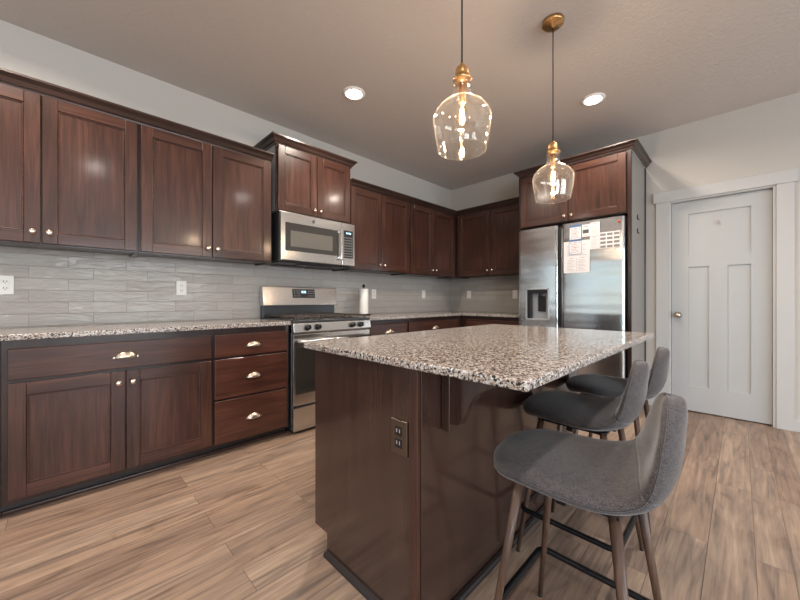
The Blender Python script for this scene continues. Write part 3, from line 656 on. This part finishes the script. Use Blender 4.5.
# ---------------------------------------------------------------- refrigerator and its surround
dispenser_grey = simple('dispenser_grey', srgb(168, 170, 174), 0.35, 0.3)
FX0, FX1 = 1.455, 2.447
fr = empty('refrigerator', ((FX0+FX1)/2, -0.37, 0), 'stainless side-by-side refrigerator with an ice and water dispenser', 'refrigerator')
MB().box(FX0+0.006, FX1-0.004, -0.655, -0.03, 0.03, 1.832).build('body', steel_dark, fr, 0.004)
MB().box(FX0+0.02, FX1-0.02, -0.64, -0.60, 0.0, 0.03).build('base_grille', black_plastic, fr)
def fridge_door(x0, x1, holes, name):
    # gently convex front sheet; the dispenser opening is left out of the grid
    m = MB(); bm = m.bm; yb, ye, z0, z1, bul = -0.66, -0.722, 0.05, 1.842, 0.007
    def fy(x):
        t = (x-x0)/(x1-x0)*2-1; e = min(1, (1-abs(t))/0.035)
        return ye - bul*(1-t*t) + 0.006*(1-e)**2
    xs = sorted(set([x0 + (x1-x0)*i/24 for i in range(25)] + [x0+0.003, x1-0.003] + (list(holes[:2]) if holes else [])))
    zs = sorted(set([z0, z1] + (list(holes[2:]) if holes else [])))
    V = {(i, j): bm.verts.new((x, fy(x), z)) for i, x in enumerate(xs) for j, z in enumerate(zs)}
    for i in range(len(xs)-1):
        for j in range(len(zs)-1):
            xm, zm = (xs[i]+xs[i+1])/2, (zs[j]+zs[j+1])/2
            if holes and holes[0] < xm < holes[1] and holes[2] < zm < holes[3]: continue
            bm.faces.new([V[i, j], V[i+1, j], V[i+1, j+1], V[i, j+1]]).smooth = True
    n = len(xs)-1; t = len(zs)-1; nv = lambda p: bm.verts.new(p)
    bm.faces.new([nv((x0, yb, z0)), nv((x0, yb, z1)), nv((x1, yb, z1)), nv((x1, yb, z0))])
    for x in (x0, x1): bm.faces.new([nv((x, fy(x), z0)), nv((x, fy(x), z1)), nv((x, yb, z1)), nv((x, yb, z0))])
    for z in (z0, z1): bm.faces.new([nv((x, fy(x), z)) for x in xs] + [nv((x1, yb, z)), nv((x0, yb, z))])
    return m.build(name, steel_fridge, fr)
HX0, HX1, HZ0, HZ1 = 1.541, 1.787, 0.872, 1.205
dl = fridge_door(FX0, 1.868, (HX0, HX1, HZ0, HZ1), 'freezer_door')
dl['label'] = 'narrow left door with the dispenser'
dsp = MB().box(HX0, HX0+0.012, -0.741, -0.668, HZ0, HZ1).box(HX1-0.012, HX1, -0.741, -0.668, HZ0, HZ1).box(HX0, HX1, -0.741, -0.668, HZ0, HZ0+0.014).box(HX0, HX1, -0.741, -0.668, HZ1-0.012, HZ1).box(HX0+0.012, HX1-0.012, -0.672, -0.668, HZ0+0.012, HZ1-0.012).build('dispenser', dispenser_grey, dl, 0.002)
MB().box(HX0+0.012, HX0+0.05, -0.725, -0.672, HZ0+0.014, HZ1-0.012).box(HX0+0.05, HX1-0.02, -0.735, -0.68, HZ1-0.05, HZ1-0.012).box(HX0+0.115, HX1-0.055, -0.690, -0.672, HZ0+0.09, HZ1-0.08).lathe((HX0+0.14, -0.70, HZ1-0.09), [(0.012, 0), (0.016, 0.04)], seg=14).build('dispenser_nozzle', black_plastic, dl, 0.003)
drr = fridge_door(1.912, FX1, None, 'refrigerator_door')
drr['label'] = 'wide right door covered with papers'
MB().box(1.868, 1.912, -0.71, -0.66, 0.05, 1.82).build('handle_recess', black_plastic, fr)
MB().tube([(1.862, -0.738, 0.35), (1.862, -0.738, 1.80)], 0.006, 8).build('freezer_handle_edge', steel_dark, fr)
MB().tube([(1.918, -0.738, 0.35), (1.918, -0.738, 1.80)], 0.006, 8).build('refrigerator_handle_edge', steel_dark, fr)

fcab = wall_cab(FB, 1.44, 2.458, 1.875, 2.45, 0.655, [(1.452, 1.948, 1.884, 2.432, 'R'), (1.955, 2.448, 1.884, 2.432, 'L')], wood_x, 'deep dark brown two-door cabinet above the refrigerator', group='dark wall cabinets on the back wall', knobz=0.05, crown_on=False)
sp_ = empty('refrigerator_side_panel', (2.47, -0.33, 0), 'tall light grey end panel right of the refrigerator with dark wood edges', 'panel')
MB().box(2.460, 2.482, -0.640, -0.028, 0, 2.449).build('panel', side_laminate, sp_)
o = MB().box(2.4585, 2.490, -0.660, -0.640, 0, 2.449).build('front_stile', frame_wood, sp_, 0.002, 1); o['label'] = 'dark brown front stile'
o = MB().box(2.460, 2.492, -0.027, -0.001, 0, 2.449).build('scribe_moulding', frame_wood, sp_, 0.003, 2); o['label'] = 'dark brown strip against the wall'
crown(FB, 1.44, 2.490, 0.660, 2.4495, fcab, wood_x, ret0=0.001, ret1=0.001, h=0.062, out=0.05, wood=crown_wood)
MB().box(1.4255, 1.4395, -0.655, -0.01, 1.874, 2.449).build('side_panel', frame_wood, fcab)
lp = empty('refrigerator_filler_panel', (1.444, -0.33, 0), 'narrow dark panel between the back worktop and the refrigerator', 'panel')
MB().box(1.436, 1.450, -0.640, -0.02, 0, 1.872).build('panel', frame_wood, lp)

# hooks on the panel
for z, lb in ((1.865, 'small black hook on the refrigerator end panel, upper of two'), (1.735, 'small black hook on the refrigerator end panel, lower of two')):
    h = empty('wall_hook', (2.4825, -0.415, z), lb, 'hook', 'small hooks on the refrigerator end panel')
    MB().box(2.4825, 2.487, -0.44, -0.39, z-0.025, z+0.03).build('back_plate', plastic_white, h, 0.002)
    MB().box(2.487, 2.496, -0.437, -0.412, z-0.02, z+0.028).box(2.487, 2.504, -0.41, -0.395, z-0.018, z-0.01).build('hook_arm', black_plastic, h, 0.002)

# ---------------------------------------------------------------- papers on the refrigerator
YP = -0.7352
def sheet(x0, x1, z0, z1, label, kind, layer=0):
    y = YP - 0.0012*layer
    root = MB()
    root.box(x0, x1, y-0.0008, y, z0, z1, 0)
    yf = y-0.0008; m = root; wdt = x1-x0; hgt = z1-z0
    def bar(a, b, c, d, mi): m.box(x0+a*wdt, x0+b*wdt, yf-0.0003, yf, z0+c*hgt, z0+d*hgt, mi)
    mats = [paper, ink, blue_ink, pink_ink, ink_dark, magnet_grey]
    if kind == 'blue':
        bar(0, 1, 0.86, 1, 2); bar(0, 0.03, 0, 0.86, 2); bar(0.97, 1, 0, 0.86, 2); bar(0.03, 0.97, 0, 0.03, 2)
        for i in range(6): bar(0.16, 0.84 - 0.1*(i % 3), 0.14+0.1*i, 0.17+0.1*i, 1)
        bar(0.38, 0.62, 0.74, 0.79, 3); bar(0.4, 0.55, 0.42, 0.48, 3); bar(0.12, 0.2, 0.74, 0.79, 2); bar(0.8, 0.88, 0.74, 0.79, 2); bar(0.12, 0.2, 0.08, 0.12, 2)
    elif kind == 'two':
        for c in (0.14, 0.55):
            for i in range(8): bar(c, c+0.3 - 0.05*(i % 3), 0.12+0.09*i, 0.145+0.09*i, 1)
            bar(c+0.08, c+0.26, 0.88, 0.91, 3)
        bar(0.495, 0.505, 0.05, 0.92, 1)
    elif kind == 'plain':
        for i in range(7): bar(0.12, 0.88 - 0.08*(i % 3), 0.12+0.1*i, 0.145+0.1*i, 1)
        bar(0.3, 0.7, 0.88, 0.92, 3)
    elif kind == 'photo':
        bar(0.1, 0.85, 0.28, 0.58, 4); bar(0.15, 0.8, 0.8, 0.85, 3); bar(0.15, 0.8, 0.12, 0.16, 1)
    elif kind == 'grid':
        for i in range(4):
            for j in range(3): bar(0.03+0.33*j, 0.03+0.33*j+0.27, 0.05+0.245*i, 0.05+0.245*i+0.14, 5)
    o = root.build('paper_sheet', mats)
    return tag(o, label, 'paper', 'papers on the refrigerator door')
sheet(1.934, 2.170, 1.50, 1.660, 'white printed sheet behind the lower blue-bordered page', 'plain', 0)
sheet(1.934, 2.170, 1.350, 1.512, 'white sheet with two columns of print, lowest on the refrigerator', 'two', 1)
sheet(1.984, 2.098, 1.528, 1.678, 'small blue-bordered page, lower of the two', 'blue', 2)
sheet(1.988, 2.099, 1.672, 1.815, 'small blue-bordered page, upper of the two near the door top', 'blue', 3)
sheet(2.103, 2.172, 1.690, 1.808, 'small white flyer with a dark green picture', 'photo', 1)
sheet(2.173, 2.256, 1.688, 1.818, 'narrow printed sheet at the top middle of the right door', 'plain', 2)
sheet(2.171, 2.252, 1.565, 1.686, 'narrow printed sheet left of the grid of grey cards', 'plain', 1)
sheet(2.254, 2.420, 1.560, 1.712, 'white sheet with a grid of twelve grey rectangles', 'grid', 1)
tag(MB().lathe((2.408, YP+0.0008, 1.795), [(0, 0), (0.011, 0), (0.010, 0.005), (0, 0.006)], (0, -1, 0), 20).build('round_magnet', red_plastic), 'small red round magnet at the top right of the refrigerator', 'magnet')

# ---------------------------------------------------------------- outlets
def outlet(F, u, z, label, gangs=1, kind='duplex', n=0.008):
    w_, h_ = 0.07 + 0.046*(gangs-1), 0.115
    root = empty('wall_outlet' if kind == 'duplex' else 'light_switch', F(u, n, z), label, 'outlet' if kind == 'duplex' else 'switch')
    MB().ubox(F, u-w_/2, u+w_/2, n, n+0.006, z-h_/2, z+h_/2).build('cover_plate', plastic_white, root, 0.002)
    for g in range(gangs):
        c = u + (g-(gangs-1)/2)*0.046
        if kind == 'duplex':
            for s in (-0.02, 0.02):
                MB().ubox(F, c-0.015, c+0.015, n+0.006, n+0.008, z+s-0.013, z+s+0.013).build('socket', plastic_white, root, 0.002)
                MB().ubox(F, c-0.008, c-0.005, n+0.008, n+0.0085, z+s-0.003, z+s+0.007).ubox(F, c+0.005, c+0.008, n+0.008, n+0.0085, z+s-0.003, z+s+0.007).ubox(F, c-0.002, c+0.002, n+0.008, n+0.0085, z+s-0.01, z+s-0.006).build('slots', black_plastic, root)
        else:
            MB().ubox(F, c-0.016, c+0.016, n+0.006, n+0.009, z-0.033, z+0.033).build('rocker', plastic_white, root, 0.003)
    return root
outlet(FA, -4.56, 1.176, 'white double outlet on the tiles at the far left edge', 2)
outlet(FA, -3.612, 1.18, 'white single outlet on the tiles left of the range')
outlet(FA, -1.585, 1.157, 'white outlet on the tiles beside the paper towel roll')
outlet(FA, -0.66, 1.165, 'white switch plate on the left wall tiles near the corner', kind='rocker')
outlet(FB, 0.337, 1.165, 'white switch plate on the back wall tiles near the corner', kind='rocker')
outlet(FB, 1.06, 1.16, 'white switch plate on the back wall tiles next to the refrigerator', kind='rocker')

# ---------------------------------------------------------------- paper towel
hx, hy = 0.20, -1.895
h = empty('paper_towel_holder', (hx, hy, 0.914), 'dark metal paper towel holder with a round finial behind the range corner', 'holder')
MB().lathe((hx, hy, 0.9145), [(0, 0), (0.078, 0), (0.078, 0.008), (0.07, 0.013), (0, 0.014)]).build('base', stone_dark, h)
m = MB().lathe((hx, hy, 0.928), [(0, 0), (0.006, 0), (0.006, 0.295), (0.012, 0.30), (0, 0.302)], seg=16)
m.lathe((hx, hy, 1.226), [(0, 0), (0.012, 0.004), (0.018, 0.014), (0.018, 0.022), (0.012, 0.031), (0, 0.035)], seg=20); m.build('post', stone_dark, h)
tag(MB().lathe((hx, hy, 0.9295), [(0.02, 0), (0.050, 0), (0.051, 0.004), (0.051, 0.276), (0.050, 0.28), (0.02, 0.28), (0.02, 0.0)], cap=False).build('paper_towel_roll', towel_mat), 'white paper towel roll standing on its holder', 'paper towels')

# ---------------------------------------------------------------- island
IX0, IX1, IY0, IY1 = 1.842, 2.455, -3.49, -1.975
IT = 0.900
isl = empty('kitchen_island', ((IX0+IX1)/2, (IY0+IY1)/2, 0), 'dark brown kitchen island cabinet under the granite slab', 'island')
MB().box(IX0+0.02, IX1-0.022, IY0+0.022, IY1-0.022, 0.09, IT-0.030).build('cabinet_box', frame_wood, isl)
# end panel with toe notch
ntch = [(IX0, 0.09), (IX0+0.095, 0.09), (IX0+0.095, 0.0), (IX1-0.003, 0.0), (IX1-0.003, IT-0.027), (IX0, IT-0.027)]
MB().prism(ntch, 'y', IY0, IY0+0.02).build('end_panel', island_wood, isl, 0.0012, 1)
MB().prism(ntch, 'y', IY1-0.02, IY1).build('end_panel', island_wood, isl, 0.0012, 1)
MB().box(IX1-0.02, IX1, IY0+0.021, IY1-0.021, 0.0, IT-0.027).build('back_panel', island_wood, isl, 0.001, 1)
MB().box(IX1-0.032, IX1+0.004, IY0-0.004, IY0+0.012, 0, IT-0.027).build('corner_trim', wood_v, isl, 0.002, 2)
MB().box(IX0+0.095, IX0+0.11, IY0+0.02, IY1-0.02, 0, 0.09).build('toe_kick', toe_black, isl)
m = MB()
sh = [(0.0, 0.0), (0.018, 0.0), (0.017, 0.009), (0.012, 0.016), (0.0, 0.02)]
m.prism([(IY0-0.0005-a, b) for a, b in sh], 'x', IX0+0.095, IX1+0.02); m.prism([(IX1+0.0045+a, b) for a, b in sh], 'y', IY0-0.018, IY1)
m.build('shoe_moulding', toe_black, isl)
# aisle side doors
for i in range(3):
    a = IY0+0.02+i*0.488
    drawer_front(FI, a, a+0.482, 0.67, 0.83, 0.0, isl, wood_y)
    shaker(FI, a, a+0.238, 0.10, 0.655, 0.0, isl, wood_y, knob=(a+0.208, 0.59)); shaker(FI, a+0.244, a+0.482, 0.10, 0.655, 0.0, isl, wood_y, knob=(a+0.28, 0.59))
# corbel
cy0, cy1 = -3.372, -3.334
pr = [(IX1+0.035, IT-0.0265)]
pts = [(2.499, 0.668), (2.522, 0.670), (2.531, 0.677), (2.546, 0.705), (2.562, 0.74), (2.588, 0.778), (2.615, 0.798), (2.648, 0.814), (2.675, 0.828), (2.70, 0.845), (2.71, 0.8735)]
cb = MB().box(IX1+0.0045, IX1+0.038, cy0, cy1+0.01, 0.640, IT-0.0265).build('corbel', island_wood, isl, 0.0015, 1)
MB().prism([(IX1+0.036, 0.8735)] + [(IX1+0.036, 0.668)] + pts[1:], 'y', cy0+0.004, cy1+0.006).build('scroll_bracket', island_wood, cb, 0.0015, 1)
tag(MB().box(1.838, 2.840, -3.545, -1.945, IT-0.026, IT).build('countertop', granite, None, 0.006, 3), 'thick granite slab on top of the kitchen island', 'countertop')
# bronze outlet on the end panel
ou, oz = 2.378, 0.628
ol = empty('wall_outlet', (ou, IY0, oz), 'dark bronze outlet on the end of the kitchen island', 'outlet')
MB().box(ou-0.038, ou+0.038, IY0-0.0065, IY0-0.0003, oz-0.058, oz+0.058).build('cover_plate', bronze, ol, 0.003, 3)
for s in (-0.02, 0.02):
    MB().box(ou-0.016, ou+0.016, IY0-0.0085, IY0-0.006, oz+s-0.015, oz+s+0.015).build('socket', black_plastic, ol, 0.003)
    MB().box(ou-0.008, ou-0.005, IY0-0.0092, IY0-0.0085, oz+s-0.004, oz+s+0.008).box(ou+0.005, ou+0.008, IY0-0.0092, IY0-0.0085, oz+s-0.004, oz+s+0.008).build('slots', ink, ol)

# ---------------------------------------------------------------- stools (local: sitter faces -x)
def make_stool():
    root = empty('bar_stool', (0, 0, 0), '', '')
    # centre line of the shell: (x, z, half width)
    ctl = [(-0.215, 0.584, 0.0), (-0.206, 0.592, 0.105), (-0.17, 0.604, 0.163), (-0.11, 0.611, 0.195), (-0.03, 0.608, 0.211), (0.045, 0.604, 0.215), (0.100, 0.607, 0.211),
           (0.150, 0.622, 0.201), (0.179, 0.652, 0.191), (0.196, 0.690, 0.179), (0.205, 0.727, 0.163), (0.210, 0.758, 0.143), (0.2135, 0.786, 0.118), (0.2155, 0.809, 0.090), (0.217, 0.828, 0.060), (0.2175, 0.839, 0.032), (0.2175, 0.844, 0.0)]
    n0 = len(ctl); NS, NT = 64, 20
    def cr_(p0, p1, p2, p3, t): return tuple(0.5*((2*b) + (-a+c)*t + (2*a-5*b+4*c-d)*t*t + (-a+3*b-3*c+d)*t**3) for a, b, c, d in zip(p0, p1, p2, p3))
    line = []
    for i in range(NS+1):
        f = i/NS*(n0-1); k = min(int(f), n0-2); t = f-k
        line.append(cr_(ctl[max(k-1, 0)], ctl[k], ctl[k+1], ctl[min(k+2, n0-1)], t))
    split = int(NS*7.6/(n0-1))
    top, bot, mid = [], [], []
    for i, (x, z, hw) in enumerate(line):
        a = line[max(i-1, 0)]; b = line[min(i+1, NS)]
        tx, tz = b[0]-a[0], b[1]-a[1]; l = math.hypot(tx, tz) or 1; nx, nz = -tz/l, tx/l      # normal: up on the seat, forward on the back
        s = i/NS; hw = max(hw, 0.0)
        q = max(0, min(1, (s-0.25)/0.35)); q = q*q*(3-2*q); cu = 0.006 + 0.024*q*(1-0.6*max(0, min(1, (s-0.65)/0.35)))
        T_, B_, M_ = [], [], []
        for j in range(NT+1):
            u = -1 + 2*j/NT; u = math.sin(u*math.pi/2)
            ends = min(1.0, i/6.0, (NS-i)/16.0)
            prof = math.sqrt(max(0, 1-abs(u)**2.6)) * math.sqrt(max(0, 1-(1-ends)**2))
            th = (0.072-0.018*max(0, min(1, (s-0.45)/0.25)))/2*prof
            c = cu*abs(u)**2.0; y = u*hw
            px, pz = x+nx*c, z+nz*c
            T_.append((px+nx*th, y, pz+nz*th)); B_.append((px-nx*th, y, pz-nz*th)); M_.append((px, y, pz))
        top.append(T_); bot.append(B_); mid.append(M_)
    def shell(i0, i1, name):
        m = MB(); A = [[m.bm.verts.new(p) for p in top[i]] for i in range(i0, i1+1)]; B = [[m.bm.verts.new(p) for p in bot[i]] for i in range(i0, i1+1)]
        for g in (A, B):
            for i in range(i1-i0):
                for j in range(NT):
                    m.bm.faces.new([g[i][j], g[i+1][j], g[i+1][j+1], g[i][j+1]]).smooth = True
        for r_ in ((0, i1-i0)):
            for j in range(NT):
                m.bm.faces.new([A[r_][j], A[r_][j+1], B[r_][j+1], B[r_][j]])
        bmesh.ops.remove_doubles(m.bm, verts=m.bm.verts, dist=0.0008)
        bmesh.ops.dissolve_degenerate(m.bm, edges=m.bm.edges, dist=0.0003)
        return m.build(name, fabric, root)
    st = shell(0, split, 'seat'); bk = shell(split, NS, 'backrest')
    def seam(rng, side): return [tuple(mid[i][0 if side < 0 else NT]) for i in rng]
    e = seam(range(split, NS), -1) + [mid[NS][NT//2]] + list(reversed(seam(range(split, NS), 1)))
    MB().tube(e, 0.0022, 6).build('piping', fabric_seam, bk)
    e = list(reversed(seam(range(1, split+1), -1))) + [mid[0][NT//2]] + seam(range(1, split+1), 1)
    MB().tube(e, 0.0022, 6).build('piping', fabric_seam, st)
    # under-seat frame
    MB().box(-0.13, 0.13, -0.13, 0.13, 0.566, 0.574).box(-0.135, 0.135, -0.012, 0.012, 0.552, 0.566).box(-0.012, 0.012, -0.135, 0.135, 0.552, 0.566).build('seat_frame', black_metal, root, 0.002)
    for sx in (-1, 1):
        for sy in (-1, 1):
            p0 = Vector((sx*0.118, sy*0.118, 0.574)); p1 = Vector((sx*0.188, sy*0.192, 0.010))
            MB().tube([p0, p0.lerp(p1, 0.5), p1], [0.0130, 0.0108, 0.0080], 16).build('leg', leg_mat, root)
            MB().tube([p1, (p1.x, p1.y, 0.0)], [0.0083, 0.0080], 12).build('foot_cap', black_plastic, root.children[-1] if False else root)
    hx_, hy_, rr, z = 0.181, 0.184, 0.03, 0.185; pts = []
    for cx, cy, a0 in ((hx_-rr, hy_-rr, 0), (-hx_+rr, hy_-rr, 90), (-hx_+rr, -hy_+rr, 180), (hx_-rr, -hy_+rr, 270)):
        for k in range(7):
            a = R(a0+15*k); pts.append((cx+rr*math.cos(a), cy+rr*math.sin(a), z))
    MB().tube(pts, 0.0105, 10, closed=True).build('footrest', black_metal, root)
    return root
st = make_stool()
spots = [((2.850, -3.238), 12, 'charcoal fabric bar stool nearest the camera, pulled out from the island'),
         ((2.690, -2.70), 8, 'charcoal fabric bar stool in the middle of the three at the island'),
         ((2.692, -2.165), 7, 'charcoal fabric bar stool farthest away, next to the refrigerator end of the island')]
st_all = [st, copy_tree(st), copy_tree(st)]
for s, ((x, y), a, lb) in zip(st_all, spots):
    s.location = (x, y, 0)
    for ch in s.children:                                   # the seat shell swivels on its base
        if ch.name.startswith(('seat', 'backrest')) and 'frame' not in ch.name: ch.rotation_euler = (0, 0, R(a))
    tag(s, lb, 'bar stool', 'bar stools at the island')

# ---------------------------------------------------------------- pendant lamps
def make_pendant(x, y, label):
    root = empty('pendant_lamp', (x, y, CEIL), label, 'pendant lamp', 'clear glass pendant lamps over the island')
    c = (x, y, 0)
    MB().lathe(c, [(0, CEIL-0.0005), (0.062, CEIL-0.0005), (0.062, CEIL-0.018), (0.056, CEIL-0.024), (0.012, CEIL-0.027), (0.008, CEIL-0.04), (0, CEIL-0.04)]).build('canopy', brass, root)
    MB().tube([(x, y, CEIL-0.039), (x, y, 2.4), (x, y, 2.056)], 0.0035, 8).build('cord', cord_mat, root)
    sk = MB().lathe(c, [(0, 2.060), (0.006, 2.060), (0.009, 2.052), (0.016, 2.046), (0.023, 2.040), (0.0275, 2.028), (0.029, 2.015), (0.029, 1.997), (0.037, 1.996), (0.037, 1.986), (0.031, 1.984), (0.029, 1.975), (0, 1.975)]).build('socket_cap', brass, root)
    for a in (20, 140, 260):
        MB().lathe((x+0.035*math.cos(R(a)), y+0.035*math.sin(R(a)), 1.987), [(0, 0), (0.005, 0), (0.005, 0.006), (0, 0.006)], (math.cos(R(a)), math.sin(R(a)), 0), 10).build('set_screw', brass, sk)
    MB().lathe(c, [(0, 1.974), (0.0155, 1.974), (0.0155, 1.90), (0.013, 1.893), (0, 1.893)]).build('socket', brass, root)
    out = [(0.0365, 1.982), (0.0355, 1.965), (0.0355, 1.940), (0.039, 1.922), (0.050, 1.908), (0.070, 1.897), (0.092, 1.880), (0.109, 1.858), (0.1175, 1.836), (0.1165, 1.812), (0.112, 1.775), (0.105, 1.735), (0.099, 1.703)]
    inn = [(r-0.003, z) for r, z in reversed(out)]
    prof = out + [(0.0985, 1.7005), (0.096, 1.7005)] + inn + [out[0]]
    MB().lathe(c, prof, seg=56, cap=False).build('glass_shade', lamp_glass, root)
    g = MB().lathe(c, [(0, 1.893), (0.012, 1.892), (0.014, 1.882), (0.022, 1.866), (0.029, 1.845), (0.030, 1.830), (0.026, 1.812), (0.016, 1.800), (0, 1.796)], seg=28).build('bulb', bulb_glass, root)
    m = MB()
    for a in range(0, 360, 60):
        m.tube([(x+0.006*math.cos(R(a)), y+0.006*math.sin(R(a)), 1.872), (x+0.010*math.cos(R(a+20)), y+0.010*math.sin(R(a+20)), 1.815)], 0.0012, 6)
    m.build('filament', bulb_mat, g)
    d = bpy.data.lights.new('bulb_glow', 'POINT'); d.energy = 18; d.color = (1.0, 0.80, 0.60); d.shadow_soft_size = 0.012
    o = bpy.data.objects.new('bulb_glow', d); COL.objects.link(o); o.parent = root; o.location = (0, 0, 1.84-CEIL)
    return root
make_pendant(2.37, -3.121, 'clear glass pendant lamp nearer the camera, larger in view')
make_pendant(2.37, -2.159, 'clear glass pendant lamp nearer the refrigerator, smaller in view')

# ---------------------------------------------------------------- recessed ceiling lights
ring_white = simple('bright_white_ring', srgb(245, 242, 238), 0.4)
def can(x, y, label, watts=24, tint=(1.0, 0.88, 0.75)):
    root = empty('recessed_light', (x, y, CEIL), label, 'ceiling light', 'recessed ceiling lights')
    MB().lathe((x, y, CEIL), [(0, -0.0005), (0.092, -0.0005), (0.092, -0.006), (0.078, -0.012), (0.072, -0.010), (0, -0.010)], seg=40).build('trim_ring', ring_white, root)
    MB().lathe((x, y, CEIL), [(0, -0.010), (0.062, -0.010), (0.060, -0.015), (0, -0.019)], seg=36).build('lens', lens_mat, root)
    d = bpy.data.lights.new('downlight', 'AREA'); d.shape = 'DISK'; d.size = 0.12; d.energy = watts; d.color = tint; d.spread = R(160)
    o = bpy.data.objects.new('downlight', d); COL.objects.link(o); o.parent = root; o.location = (0, 0, -0.022)
    return root
can(0.93, -2.585, 'lit round recessed light in the ceiling above the range aisle')
can(2.297, -1.094, 'lit round recessed light in the ceiling in front of the refrigerator')
can(0.93, -4.6, 'lit round recessed light above the left worktop, outside the picture')
can(3.25, -2.2, 'lit round recessed light over the stools, above the picture', 13, (1.0, 0.93, 0.86))
can(3.25, -4.0, 'lit round recessed light directly above the camera, outside the picture', 13, (1.0, 0.93, 0.86))
can(3.9, -5.6, 'lit round recessed light behind the camera on the right, outside the picture')
can(1.6, -6.6, 'lit round recessed light behind the camera on the left, outside the picture')
